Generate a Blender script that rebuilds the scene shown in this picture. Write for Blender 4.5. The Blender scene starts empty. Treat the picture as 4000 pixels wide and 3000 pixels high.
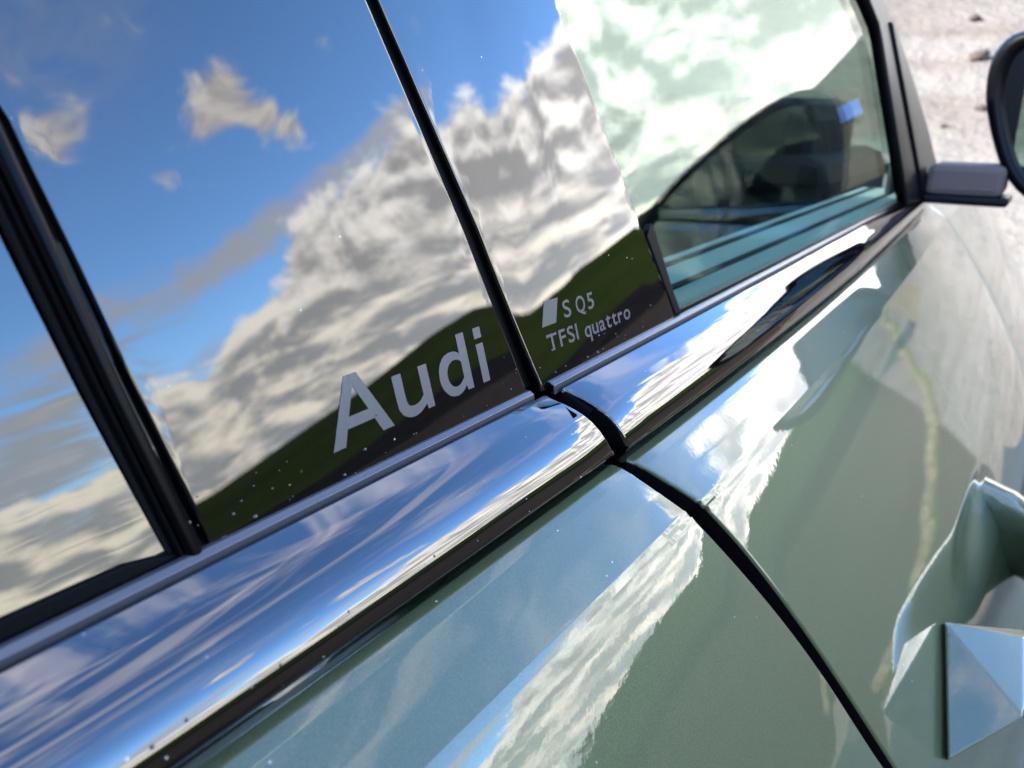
import bpy, bmesh, math, random
from mathutils import Vector, Matrix
import numpy as np
rnd = random.Random(7)
rad = math.radians
S = bpy.context.scene
COL = S.collection

# ------------------------------------------------------------------ camera
HC = 1.16                                   # camera height above the ground
F_PX = 2950.0
PITCH, YAW = 20.107764, 35.611102
cam_d = bpy.data.cameras.new('camera')
cam_d.sensor_width = 36.0
cam_d.lens = 36.0 * F_PX / 4000.0
cam_d.clip_start = 0.01
cam_d.clip_end = 5000
cam = bpy.data.objects.new('camera', cam_d)
COL.objects.link(cam)
cam.location = (0, 0, HC)
Fw = Vector((math.cos(rad(YAW)) * math.cos(rad(PITCH)), math.sin(rad(YAW)) * math.cos(rad(PITCH)), -math.sin(rad(PITCH))))
Rt = Vector((math.sin(rad(YAW)), -math.cos(rad(YAW)), 0))
Up = Rt.cross(Fw)
cam.rotation_euler = Matrix((Rt, Up, -Fw)).transposed().to_euler()
cam_d.dof.use_dof = True
cam_d.dof.focus_distance = 0.285
cam_d.dof.aperture_fstop = 13.5
S.camera = cam

# ------------------------------------------------------------------ light
S.view_settings.view_transform = 'Standard'
S.view_settings.look = 'None'
S.view_settings.exposure = 3.0
S.view_settings.gamma = 1.0
S.cycles.use_denoising = True
S.cycles.max_bounces = 10
S.cycles.glossy_bounces = 6
S.cycles.transparent_max_bounces = 12
SUN_AZ, SUN_EL = 128.0, 30.0
sun_d = bpy.data.lights.new('sun', 'SUN')
sun_d.energy = 4.0
sun_d.angle = rad(0.5)
sun_d.color = (1.0, 0.93, 0.82)
sun = bpy.data.objects.new('sun', sun_d)
COL.objects.link(sun)
sdir = Vector((math.cos(rad(SUN_AZ)) * math.cos(rad(SUN_EL)), math.sin(rad(SUN_AZ)) * math.cos(rad(SUN_EL)), math.sin(rad(SUN_EL))))
sun.rotation_euler = sdir.to_track_quat('Z', 'Y').to_euler()

# ---- tiny node-expression helper
class NT:
    def __init__(s, tree): s.t = tree; s.L = tree.links
    def n(s, typ, **kw):
        nd = s.t.nodes.new(typ)
        for k, v in kw.items(): setattr(nd, k, v)
        return nd
    def put(s, sock, v):
        if isinstance(v, X): s.L.new(v.o, sock)
        elif hasattr(v, 'is_output'): s.L.new(v, sock)
        elif v is not None: sock.default_value = v
    def m(s, op, a, b=None, c=None, clamp=False):
        nd = s.n('ShaderNodeMath', operation=op); nd.use_clamp = clamp
        s.put(nd.inputs[0], a)
        if b is not None: s.put(nd.inputs[1], b)
        if c is not None: s.put(nd.inputs[2], c)
        return X(s, nd.outputs[0])
    def sstep(s, v, a, b, lo=0.0, hi=1.0):
        nd = s.n('ShaderNodeMapRange', interpolation_type='SMOOTHSTEP')
        s.put(nd.inputs[0], v)
        s.put(nd.inputs[1], a); s.put(nd.inputs[2], b); s.put(nd.inputs[3], lo); s.put(nd.inputs[4], hi)
        return X(s, nd.outputs[0])
    def xyz(s, x, y, z):
        nd = s.n('ShaderNodeCombineXYZ')
        for i, v in enumerate((x, y, z)): s.put(nd.inputs[i], v)
        return nd.outputs[0]
    def noise(s, vec, scale=1.0, detail=6.0, rough=0.55, dist=0.0):
        nd = s.n('ShaderNodeTexNoise'); nd.noise_dimensions = '3D'
        s.L.new(vec, nd.inputs['Vector'])
        nd.inputs['Scale'].default_value = scale; nd.inputs['Detail'].default_value = detail
        nd.inputs['Roughness'].default_value = rough; nd.inputs['Distortion'].default_value = dist
        return X(s, nd.outputs[0])
    def mix(s, f, a, b):
        nd = s.n('ShaderNodeMix', data_type='RGBA'); nd.clamp_factor = True
        s.put(nd.inputs[0], f); s.put(nd.inputs[6], a); s.put(nd.inputs[7], b)
        return nd.outputs[2]
    def curve(s, v, pts, x0, x1):
        nd = s.n('ShaderNodeFloatCurve')
        c = nd.mapping.curves[0]
        ys = [p[1] for p in pts]; y1 = max(ys)
        P = [((x - x0) / (x1 - x0), y / y1) for x, y in pts]
        c.points[0].location = P[0]; c.points[1].location = P[-1]
        for p in P[1:-1]: c.points.new(*p)
        nd.mapping.update()
        s.put(nd.inputs['Value'], (v - x0) * (1.0 / (x1 - x0)))
        return X(s, nd.outputs[0]) * y1
class X:
    def __init__(s, N, o): s.N = N; s.o = o
    def __add__(s, b): return s.N.m('ADD', s, b)
    __radd__ = __add__
    def __sub__(s, b): return s.N.m('SUBTRACT', s, b)
    def __rsub__(s, b): return s.N.m('SUBTRACT', b, s)
    def __mul__(s, b): return s.N.m('MULTIPLY', s, b)
    __rmul__ = __mul__
    def __truediv__(s, b): return s.N.m('DIVIDE', s, b)

# ---- world: clear sky with a bank of cumulus
W = bpy.data.worlds.new('World')
S.world = W
W.use_nodes = True
wt = W.node_tree
wt.nodes.clear()
N = NT(wt)
sky = N.n('ShaderNodeTexSky', sky_type='NISHITA')
sky.sun_disc = False
sky.sun_elevation = rad(SUN_EL)
sky.sun_rotation = rad(90 - SUN_AZ)
sky.altitude = 0
sky.air_density = 0.9; sky.dust_density = 0.6; sky.ozone_density = 3.0
SKY_STRENGTH = 0.15
CLOUD = 9.6                                   # brightness of a sunlit cloud
tc = N.n('ShaderNodeTexCoord')
sp = N.n('ShaderNodeSeparateXYZ'); N.L.new(tc.outputs['Generated'], sp.inputs[0])
dx, dy, dz = (X(N, sp.outputs[i]) for i in range(3))
az = N.m('ARCTAN2', dy, dx) * (180 / math.pi)
el = N.m('ARCSINE', dz) * (180 / math.pi)
BANK = [(-180, 14), (-120, 9), (-90, 8), (-80, 7.5), (-74, 6.5), (-68, 6.2), (-63, 7.4), (-58, 9.5), (-54, 11.2), (-50, 14.5), (-45, 16.5), (-41, 18.5), (-36, 18.5), (-32, 19.0), (-27, 22), (-21, 26), (-15, 28), (-5, 25), (20, 18), (60, 15), (110, 12), (180, 14)]
low_v = N.m('LOGARITHM', N.m('MAXIMUM', el, -1.0) + 4.0, math.e) * 16.0
def field(a, e):
    """cumulus relief at a direction: long crowded rows low down, cauliflower heads above"""
    v = N.m('LOGARITHM', N.m('MAXIMUM', e, -1.0) + 4.0, math.e) * 16.0
    rowsn = N.noise(N.xyz(a * 0.19, v * 0.38, 0.0), 1.0, 6.5, 0.55, 0.5)
    head = N.noise(N.xyz(a * 0.26, e * 0.30, 5.0), 1.0, 6.5, 0.54, 0.3)
    k = N.sstep(e, 6.0, 14.0)
    return rowsn * (1.0 - k) + head * k
f0 = field(az, el)
f1 = field(az + 0.55, el + 1.0)
f2 = field(az + 1.5, el + 2.6)
b0 = N.noise(N.xyz(az * 0.10, el * 0.13, 3.7), 1.0, 3.0, 0.5)
top = N.curve(az, BANK, -180.0, 180.0)
bill = (f0 - 0.5) * 11.0 + (b0 - 0.5) * 6.0
edge = top + bill - el
bank = N.sstep(edge, -0.7, 1.5)
rows = N.noise(N.xyz(az * 0.085, N.m('LOGARITHM', N.m('MAXIMUM', el, -1.0) + 3.0, math.e) * 7.5, 9.1), 1.0, 6.0, 0.6, 0.5)
def blob(a0, e0, la, le, tilt, k=1.0):
    c, s_ = math.cos(rad(tilt)), math.sin(rad(tilt))
    u = ((az - a0) * c + (el - e0) * s_) * (1.0 / la)
    w = ((el - e0) * c - (az - a0) * s_) * (1.0 / le)
    return N.m('EXPONENT', (u * u + w * w) * -1.0) * k
wis = N.noise(N.xyz(az * 0.20, el * 0.26, 21.0), 1.0, 7.0, 0.6, 0.7)
wis2 = N.noise(N.xyz(az * 0.20 + 0.16, el * 0.26 + 0.22, 21.0), 1.0, 7.0, 0.6, 0.7)
iso = blob(-52.8, 24.0, 2.0, 2.2, 0) + blob(-49.6, 20.9, 3.6, 1.6, -35) + blob(-54.8, 21.9, 1.8, 1.5, 20, .9) \
    + blob(-64.3, 24.0, 2.4, 3.0, 0, .9) + blob(-58.8, 20.0, 1.5, 1.2, 0, .75) + blob(-43.4, 24.3, 1.7, 1.3, 0, .75) + blob(-40.6, 17.6, 1.6, 1.6, 0, .7) \
    + blob(-43.5, 28.5, 2.0, 1.0, 20, .6) + blob(-36.5, 23.5, 2.2, 1.1, 25, .65)
isod = N.sstep(iso + (wis - 0.5) * 2.4, 0.42, 1.05)
veil = blob(-53.5, 14.4, 12.0, 1.5, 14) + blob(-41.0, 18.6, 4.0, 1.0, 20, .8) + blob(-67.0, 13.5, 6.0, 1.2, 10, .7) + blob(-61.5, 8.0, 4.0, 1.2, 10, .7)
veild = N.sstep(veil + (wis - 0.5) * 1.5, 0.22, 0.95) * 0.8
low = blob(-74.0, 4.5, 9.0, 4.5, 0) + blob(-68.0, 11.0, 8.0, 1.8, 8, .9) + blob(-72.0, 7.5, 8.0, 1.5, 5, .8)
lowd = N.sstep(low + (rows - 0.5) * 4.2, 0.55, 1.25) * 0.9
ci = N.noise(N.xyz(az * 0.05 + el * 0.02, el * 0.11 - az * 0.01, 33.0), 1.0, 5.0, 0.55, 0.8)
cid = N.m('MINIMUM', N.sstep(ci, 0.46, 0.74) * N.sstep(el, 24.0, 36.0) * 0.5 + N.sstep(N.noise(N.xyz(az * 0.012, el * 0.15 + az * 0.02, 51.0), 1.0, 4.0, 0.5, 0.6), 0.48, 0.62) * N.sstep(el, 38.0, 50.0) * 0.55 + blob(-64.0, 30.0, 4.5, 5.0, 0, .45) * N.sstep(wis, .3, .7), 1.0)
# light on the bank: fine relief, broad relief, bright thin edges
relief = (f0 - f1) * 3.9 + (f0 - f2) * 1.8
rim = N.sstep(edge, 3.2, 0.2)
lit = N.sstep(relief + rim * 0.42 + (rows - 0.5) * 1.5 * N.sstep(el, 13.0, 6.0) + (b0 - 0.5) * 0.9, -0.55, 0.95)
warm = N.sstep(el, 15.0, 2.0)
hi = N.mix(warm, (1.18, 1.14, 1.09, 1), (1.16, 1.06, 0.90, 1))
lo = N.mix(warm, (0.40, 0.395, 0.40, 1), (0.40, 0.42, 0.44, 1))
bcol = N.mix(lit, lo, hi)
skyc = sky.outputs[0]
vm = N.n('ShaderNodeVectorMath', operation='MULTIPLY'); N.L.new(skyc, vm.inputs[0]); vm.inputs[1].default_value = (1.12, 1.46, 1.78)
def cl(c, k):
    nd = N.n('ShaderNodeVectorMath', operation='SCALE')
    if hasattr(c, 'is_output'): N.L.new(c, nd.inputs[0])
    else: nd.inputs[0].default_value = c
    nd.inputs['Scale'].default_value = k
    return nd.outputs[0]
hz = N.sstep(el, 9.0, -1.0) * 0.55
c = N.mix(hz, vm.outputs[0], cl((0.62, 0.74, 0.86), CLOUD * 0.62))
c = N.mix(cid, c, cl((0.70, 0.69, 0.80), CLOUD * 0.72))
c = N.mix(veild, c, cl((0.68, 0.67, 0.68), CLOUD * 0.80))
c = N.mix(isod, c, cl(N.mix(N.sstep((wis - wis2) * 4.0 + isod * .35, -.35, .8), (0.62, 0.60, 0.60, 1), (1.00, 0.95, 0.91, 1)), CLOUD * 0.82))
c = N.mix(lowd, c, cl(N.mix(N.sstep(rows, .55, .72), (0.62, 0.64, 0.70, 1), (1.0, 0.9, 0.74, 1)), CLOUD * 0.75))
gap = N.sstep(rows + el * 0.035, 0.30, 0.50, 0.35, 1.0)
c = N.mix(bank * gap, c, cl(bcol, CLOUD))
bg = N.n('ShaderNodeBackground'); N.L.new(c, bg.inputs[0]); bg.inputs[1].default_value = SKY_STRENGTH
wo = N.n('ShaderNodeOutputWorld'); N.L.new(bg.outputs[0], wo.inputs[0])
W.cycles.sampling_method = 'MANUAL'
W.cycles.sample_map_resolution = 1024

# ------------------------------------------------------------------ materials
def mat(name, color=(.5, .5, .5), rough=.5, metallic=0.0, ior=1.5, spec=.5, coat=0.0, build=None):
    m = bpy.data.materials.new(name); m.use_nodes = True
    t = m.node_tree; b = t.nodes['Principled BSDF']
    b.inputs['Base Color'].default_value = (*color, 1)
    b.inputs['Roughness'].default_value = rough
    b.inputs['Metallic'].default_value = metallic
    b.inputs['IOR'].default_value = ior
    b.inputs['Specular IOR Level'].default_value = spec
    b.inputs['Coat Weight'].default_value = coat
    b.inputs['Coat Roughness'].default_value = 0.015
    if build: build(NT(t), b)
    return m
def obco(n):
    return n.n('ShaderNodeTexCoord').outputs['Object']
def bump(n, b, h, dist, strength=1.0, coat=False, both=False):
    nd = n.n('ShaderNodeBump'); nd.inputs['Distance'].default_value = dist; nd.inputs['Strength'].default_value = strength
    n.put(nd.inputs['Height'], h)
    if coat or both: n.L.new(nd.outputs[0], b.inputs['Coat Normal'])
    if not coat: n.L.new(nd.outputs[0], b.inputs['Normal'])
def specks(n, co, scale, lo, hi):
    v = n.n('ShaderNodeTexVoronoi'); v.feature = 'F1'; v.inputs['Scale'].default_value = scale
    n.L.new(co, v.inputs['Vector'])
    w = n.noise(co, 40.0, 2.0)
    return n.m('MULTIPLY', n.sstep(X(n, v.outputs['Distance']), hi, lo), n.sstep(w, 0.56, 0.66))
def b_paint(n, b):
    co = obco(n)
    fl = n.noise(co, 2600.0, 1.0)
    sp_ = specks(n, co, 150.0, 0.03, 0.08)
    base = n.mix(n.sstep(fl, .42, .62), (0.044, 0.053, 0.022, 1), (0.064, 0.076, 0.036, 1))
    base = n.mix(sp_ * 0.7, base, (0.55, 0.53, 0.46, 1))
    n.L.new(base, b.inputs['Base Color'])
    n.put(b.inputs['Coat Roughness'], n.sstep(sp_, 0, 1, 0.012, 0.5))
    o = n.noise(co, 330.0, 2.0, 0.5)
    bump(n, b, o, 0.000012, 1.0, both=True)
M = {}
M['paint'] = mat('green_metallic_paint', (.06, .08, .055), .45, .15, spec=.12, coat=1.0, build=b_paint)
def b_gloss(n, b):
    co = obco(n)
    sp_ = specks(n, co, 170.0, 0.03, 0.09)
    n.L.new(n.mix(sp_ * .8, (0.0018, 0.0017, 0.0017, 1), (0.5, 0.48, 0.44, 1)), b.inputs['Base Color'])
    n.put(b.inputs['Roughness'], n.sstep(sp_, 0, 1, 0.012, 0.5))
M['gloss'] = mat('gloss_black_cover', (.002, .002, .002), .012, ior=1.56, build=b_gloss)
def b_trim(n, b):
    co = obco(n)
    sp_ = specks(n, co, 150.0, 0.03, 0.08)
    n.L.new(n.mix(sp_ * .8, (0.0018, 0.0016, 0.0015, 1), (0.5, 0.48, 0.44, 1)), b.inputs['Base Color'])
    n.put(b.inputs['Roughness'], n.sstep(sp_, 0, 1, 0.015, 0.5))
M['trim'] = mat('gloss_black_trim', (.007, .006, .006), .015, ior=1.70, build=b_trim)
M['lip'] = mat('satin_trim_lip', (.060, .060, .064), .30, .6)
M['rubber'] = mat('black_rubber', (.0010, .0010, .0012), .5, spec=.05)
M['rubber_gloss'] = mat('smooth_black_rubber', (.0008, .0007, .0008), .30, spec=.06)
M['felt'] = mat('fuzzy_felt', (.006, .006, .005), .95, spec=.05)
M['plastic'] = mat('dark_plastic', (.0022, .0020, .0026), .42, spec=.10)
M['greyplastic'] = mat('grey_plastic', (.085, .066, .058), .7, spec=.05)
M['dark'] = mat('gap_shade_black', (.0015, .0015, .002), .9, spec=.05)  # black for inner gap walls, shade put into the colour
M['mirror'] = mat('mirror_glass', (.24, .27, .28), .01, 1.0)
M['letter'] = mat('silver_foil', (.038, .038, .038), .45, 0.1, build=lambda n, b: n.put(b.inputs['Roughness'], n.sstep(n.noise(obco(n), 700.0, 3.0), .3, .7, .32, .5)))
M['letter_pale'] = mat('pale_print', (.013, .013, .0135), .5, 0.0)
M['emblem'] = mat('pale_green_print', (.018, .021, .014), .5, 0.0)
M['water'] = mat('clear_water', (1, 1, 1), .0, ior=1.33)
M['water'].node_tree.nodes['Principled BSDF'].inputs['Transmission Weight'].default_value = 1.0
M['drop'] = mat('water_drop', (.004, .004, .004), .02, ior=1.6)
M['beige'] = mat('beige_leather', (.36, .33, .27), .55)
M['dashblack'] = mat('dark_dashboard', (.007, .007, .008), .7, spec=.05)
M['teal_light'] = mat('light_grey_lining', (.30, .33, .28), .8, spec=.1)
def glass(name, tint, ior=1.5, refl=1.0):
    m = bpy.data.materials.new(name); m.use_nodes = True
    t = m.node_tree; t.nodes.clear(); n = NT(t)
    fr = n.n('ShaderNodeFresnel'); fr.inputs['IOR'].default_value = ior
    f = X(n, fr.outputs[0])
    two = n.m('MINIMUM', f * 2.0 / (f + 1.0), 1.0) * refl
    tr = n.n('ShaderNodeBsdfTransparent'); tr.inputs[0].default_value = (*tint, 1)
    gl = n.n('ShaderNodeBsdfGlossy'); gl.inputs['Roughness'].default_value = 0.01
    gl.inputs['Color'].default_value = (.95, .97, .94, 1)
    mx = n.n('ShaderNodeMixShader'); n.put(mx.inputs[0], two)
    n.L.new(tr.outputs[0], mx.inputs[1]); n.L.new(gl.outputs[0], mx.inputs[2])
    o = n.n('ShaderNodeOutputMaterial'); n.L.new(mx.outputs[0], o.inputs[0])
    return m
M['glass'] = glass('green_tinted_glass', (.68, .77, .72), ior=1.45, refl=.17)
M['privacy'] = glass('dark_privacy_glass', (.03, .035, .04), ior=1.45, refl=.78)
M['clear'] = glass('windscreen_glass', (.90, .95, .93), refl=.5)
M['skin'] = mat('skin', (.42, .24, .17), .5)
M['jacket'] = mat('dark_jacket', (.025, .026, .035), .8)
M['trousers'] = mat('dark_trousers', (.03, .035, .05), .8)
M['hair'] = mat('dark_hair', (.015, .012, .010), .6)
M['red'] = mat('red_plastic', (.5, .02, .02), .3)
M['white'] = mat('white_paint', (.6, .6, .6), .3)

def gmat(name, build):
    return mat(name, (.2, .2, .2), 1.0, spec=0.0, build=build)
def b_gravel(n, b):
    co = obco(n)
    a = n.noise(co, 0.6, 5.0, .6); f = n.noise(co, 14.0, 5.0, .7)
    st = n.noise(co, 0.15, 3.0, .5)
    k = n.m('ADD', a * .5, f * .5)
    c1 = n.mix(n.sstep(k, .35, .65), (0.025, 0.019, 0.014, 1), (0.040, 0.032, 0.025, 1))
    n.L.new(n.mix(n.sstep(st, .5, .75), c1, (0.034, 0.025, 0.017, 1)), b.inputs['Base Color'])
    bump(n, b, f, .02, .6)
M['gravel'] = gmat('brown_grey_gravel', b_gravel)
def b_asph(n, b):
    co = obco(n)
    f = n.noise(co, 60.0, 5.0, .7); a = n.noise(co, 1.1, 4.0, .6)
    n.L.new(n.mix(n.sstep(f * .5 + a * .5, .38, .62), (0.078, 0.066, 0.048, 1), (0.122, 0.106, 0.080, 1)), b.inputs['Base Color'])
    bump(n, b, f, .004, .6)
M['asphalt'] = gmat('grey_asphalt', b_asph)
def b_field(n, b):
    co = obco(n)
    f = n.noise(co, 2.2, 6.0, .65); a = n.noise(co, .05, 3.0, .6)
    n.L.new(n.mix(n.sstep(f * .5 + a * .5, .38, .62), (0.014, 0.022, 0.002, 1), (0.029, 0.041, 0.005, 1)), b.inputs['Base Color'])
    bump(n, b, f, .2, .8)
M['field'] = gmat('green_field_grass', b_field)
def b_chalk(n, b):
    co = obco(n)
    mp = n.n('ShaderNodeMapping'); mp.inputs['Scale'].default_value = (1.0, .35, 3.0); n.L.new(co, mp.inputs[0])
    s1 = n.noise(mp.outputs[0], .55, 6.0, .65, .3); s2 = n.noise(co, 2.5, 5.0, .65)
    c1 = n.mix(n.sstep(s1, .36, .62), (0.078, 0.063, 0.048, 1), (0.106, 0.091, 0.073, 1))
    c1 = n.mix(n.sstep(s2, .62, .72), c1, (0.040, 0.030, 0.024, 1))
    n.L.new(c1, b.inputs['Base Color'])
    bump(n, b, s2, .15, .7)
M['chalk'] = gmat('pale_stony_slope', b_chalk)
def b_soil(n, b):
    co = obco(n); f = n.noise(co, 3.0, 6.0, .7)
    n.L.new(n.mix(n.sstep(f, .35, .65), (0.008, 0.0065, 0.0055, 1), (0.015, 0.012, 0.010, 1)), b.inputs['Base Color'])
    bump(n, b, f, .05, .8)
M['soil'] = gmat('dark_turned_soil', b_soil)
def b_straw(n, b):
    co = obco(n); f = n.noise(co, 9.0, 4.0, .7)
    n.L.new(n.mix(n.sstep(f, .35, .65), (0.115, 0.092, 0.058, 1), (0.20, 0.165, 0.105, 1)), b.inputs['Base Color'])
M['straw'] = gmat('dry_straw_grass', b_straw)
M['moss'] = gmat('green_verge_grass', lambda n, b: n.L.new(n.mix(n.sstep(n.noise(obco(n), 8.0, 4.0), .35, .65), (0.045, 0.055, 0.014, 1), (0.075, 0.092, 0.028, 1)), b.inputs['Base Color']))
M['stone'] = mat('brown_stone', (.048, .036, .027), .9, spec=0.1)
M['wood'] = gmat('weathered_board', lambda n, b: n.L.new(n.mix(n.noise(n.xyz(X(n, obco(n)) , 0.0, 0.0) if False else obco(n), 6.0, 4.0), (0.075, 0.058, 0.040, 1), (0.12, 0.098, 0.07, 1)), b.inputs['Base Color']))
M['bluesign'] = mat('blue_sign_plate', (.10, .17, .48), .4)

# ------------------------------------------------------------------ object helpers
def tag(o, label=None, cat=None, kind=None, group=None):
    if label: o['label'] = label
    if cat: o['category'] = cat
    if kind: o['kind'] = kind
    if group: o['group'] = group
    return o
def empty(name, loc, label, cat):
    o = bpy.data.objects.new(name, None); COL.objects.link(o); o.location = loc
    o.empty_display_size = .1
    return tag(o, label, cat)
def mesh(name, verts, faces, m, parent=None, smooth=True, mats=None, fm=None):
    me = bpy.data.meshes.new(name)
    me.from_pydata([tuple(v) for v in verts], [], faces)
    for x in (mats or [m]): me.materials.append(x)
    if fm:
        for p, i in zip(me.polygons, fm): p.material_index = i
    if smooth: me.polygons.foreach_set('use_smooth', [True] * len(me.polygons))
    me.update()
    o = bpy.data.objects.new(name, me); COL.objects.link(o)
    if parent is not None:
        o.parent = parent
        o.matrix_parent_inverse = Matrix.Translation(-world_loc(parent))
    return o
def world_loc(o):
    l = Vector(o.location)
    p = o.parent
    while p is not None:
        l = l + Vector(p.location) - world_loc(p) if False else l
        p = p.parent
    return l if o.parent is None else Vector((0, 0, 0))
def W_(x, y, z):                       # millimetres seen from the camera -> metres in the world
    return Vector((x / 1000., y / 1000., z / 1000. + HC))

def fillet(pts, rads, step=6.0):
    """round the corners of a (y,z) polyline"""
    out = [Vector(pts[0])]
    for i in range(1, len(pts) - 1):
        p, a, b = Vector(pts[i]), Vector(pts[i - 1]), Vector(pts[i + 1])
        u, v = (a - p), (b - p); lu, lv = u.length, v.length; u.normalize(); v.normalize()
        ang = u.angle(v); r = rads[i]
        if r <= 0 or ang > math.pi - 1e-3: out.append(p); continue
        tl = min(r / math.tan(ang / 2), .48 * lu, .48 * lv); r = tl * math.tan(ang / 2)
        bis = (u + v).normalized(); cen = p + bis * (r / math.sin(ang / 2))
        s0, s1 = (p + u * tl) - cen, (p + v * tl) - cen
        tot = s0.angle(s1); k = max(3, int(math.degrees(tot) / step) + 2)
        sg = 1 if s0.x * s1.y - s0.y * s1.x > 0 else -1
        for j in range(k + 1):
            th = sg * tot * j / k; c_, s_ = math.cos(th), math.sin(th)
            out.append(cen + Vector((s0.x * c_ - s0.y * s_, s0.x * s_ + s0.y * c_)))
    out.append(Vector(pts[-1]))
    res = [out[0]]
    for q in out[1:]:
        if (q - res[-1]).length > .02: res.append(q)
    # add points along long runs
    fin = [res[0]]
    for a, b in zip(res[:-1], res[1:]):
        k = max(1, int((b - a).length / 1.5))
        for j in range(1, k + 1): fin.append(a.lerp(b, j / k))
    return fin
def table(tab):
    tab = sorted(tab)
    def f(z):
        if z <= tab[0][0]:
            (z0, x0), (z1, x1) = tab[0], tab[1]
        elif z >= tab[-1][0]:
            (z0, x0), (z1, x1) = tab[-2], tab[-1]; 
            return x1
        else:
            for (z0, x0), (z1, x1) in zip(tab[:-1], tab[1:]):
                if z0 <= z <= z1: break
        return x0 + (x1 - x0) * (z - z0) / (z1 - z0)
    return f
def loft(name, prof, xcut, xfar, m, parent, edge=1.6, deep=14.0, warp=None, cols=None, smooth_cut=4):
    """sweep a (y,z) profile along the car; the cut end is rolled in and returned"""
    n = len(prof)
    nrm = []
    for i in range(n):
        a = prof[max(0, i - 1)]; b = prof[min(n - 1, i + 1)]
        t = (b - a).normalized()
        nn = Vector((t.y, -t.x))             # walking outward and down: outward normal
        if nn.x > 0 and nn.y < 0: nn = -nn
        nrm.append(nn)
    xs_c = [xcut(p.y) if not hasattr(xcut, 'idx') else xcut.idx[i] for i, p in enumerate(prof)]
    for _ in range(smooth_cut):
        xs_c = [xs_c[0]] + [(xs_c[i - 1] + 2 * xs_c[i] + xs_c[i + 1]) / 4 for i in range(1, n - 1)] + [xs_c[-1]]
    sgn = 1 if xfar < xs_c[0] else -1        # +1: cut at the front end
    verts, faces = [], []
    K = 6
    for i in range(n):
        p, nn, xc = prof[i], nrm[i], xs_c[i]
        row = []
        for s_ in (cols or (0, .25, .5, .7, .82, .9, .95, .98)):
            row.append((xfar + (xc - sgn * edge - xfar) * s_, 0.0))
        for k in range(K + 1):
            th = math.pi / 2 * k / K
            row.append((xc - sgn * edge * (1 - math.sin(th)), edge * (1 - math.cos(th))))
        row.append((xc, edge + deep))
        for x, off in row:
            y, z = p.x - nn.x * off, p.y - nn.y * off
            if warp: y, z = warp(x, y, z)
            verts.append(W_(x, y, z))
    c_ = len(verts) // n
    for i in range(n - 1):
        for j in range(c_ - 1):
            q = (i * c_ + j, i * c_ + j + 1, (i + 1) * c_ + j + 1, (i + 1) * c_ + j)
            faces.append(q if sgn < 0 else q[::-1])
    fm = [1 if (j == c_ - 2) else 0 for i in range(n - 1) for j in range(c_ - 1)]  # returned edge coloured black to stand for the shade inside the gap
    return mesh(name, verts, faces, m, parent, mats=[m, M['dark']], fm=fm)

# window plane: (u along the car from the door gap, v up the glass) in mm
G0 = Vector((232.245, 157.586, -105.966)); TH = rad(14)
VV = Vector((0, math.sin(TH), math.cos(TH))); NN = Vector((0, -math.cos(TH), math.sin(TH)))
def P(u, v, d=0.0):                     # d: proud of the glass, outward
    q = G0 + Vector((u, 0, 0)) + VV * v + NN * d
    return W_(q.x, q.y, q.z)
def slab(name, poly, d0, d1, m, parent, bev=0.0, seg=3, bend=None):
    """a flat piece lying on the window plane with rounded outer edges"""
    bm = bmesh.new()
    top = [bm.verts.new(P(u, v, d1)) for u, v in poly]
    bot = [bm.verts.new(P(u, v, d0)) for u, v in poly]
    f = bm.faces.new(top); bm.faces.new(bot[::-1])
    k = len(poly)
    for i in range(k): bm.faces.new((top[i], bot[i], bot[(i + 1) % k], top[(i + 1) % k]))
    bmesh.ops.recalc_face_normals(bm, faces=bm.faces[:])
    if bev > 0:
        ed = list({e for e in f.edges})
        bmesh.ops.bevel(bm, geom=ed, offset=bev / 1000., segments=seg, profile=.5, affect='EDGES')
    if bend:
        us = [p[0] for p in poly]; vs = [p[1] for p in poly]
        for c_ in np.arange(min(us) + 6, max(us), 6.0):
            bmesh.ops.bisect_plane(bm, geom=bm.verts[:] + bm.edges[:] + bm.faces[:], dist=1e-7, plane_co=P(c_, 0), plane_no=(1, 0, 0))
        for c_ in list(np.arange(5, 60, 5.0)) + list(np.arange(60, max(vs), 15.0)):
            bmesh.ops.bisect_plane(bm, geom=bm.verts[:] + bm.edges[:] + bm.faces[:], dist=1e-7, plane_co=P(0, c_), plane_no=VV)
        g0 = W_(*G0)
        for v in bm.verts:
            r = v.co - g0; v.co += NN * (bend(r.x * 1000, r.dot(VV) * 1000) / 1000.)
    me = bpy.data.meshes.new(name); bm.to_mesh(me); bm.free()
    me.materials.append(m)
    for p in me.polygons: p.use_smooth = bev > 0
    o = bpy.data.objects.new(name, me); COL.objects.link(o)
    if bev > 0:
        md = o.modifiers.new('w', 'WEIGHTED_NORMAL'); md.keep_sharp = True
    if parent is not None: o.parent = parent; o.matrix_parent_inverse = Matrix.Translation(-world_loc(parent))
    return o
def box(name, lo, hi, m, parent=None, bev=.004, rot=None):
    bm = bmesh.new(); bmesh.ops.create_cube(bm, size=1)
    lo, hi = Vector(lo), Vector(hi)
    for v in bm.verts: v.co = Vector(((v.co.x + .5) * (hi.x - lo.x) + lo.x, (v.co.y + .5) * (hi.y - lo.y) + lo.y, (v.co.z + .5) * (hi.z - lo.z) + lo.z))
    if bev: bmesh.ops.bevel(bm, geom=bm.edges[:], offset=bev, segments=2, profile=.5, affect='EDGES')
    me = bpy.data.meshes.new(name); bm.to_mesh(me); bm.free(); me.materials.append(m)
    o = bpy.data.objects.new(name, me); COL.objects.link(o)
    if parent is not None: o.parent = parent; o.matrix_parent_inverse = Matrix.Translation(-world_loc(parent))
    return o
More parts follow.
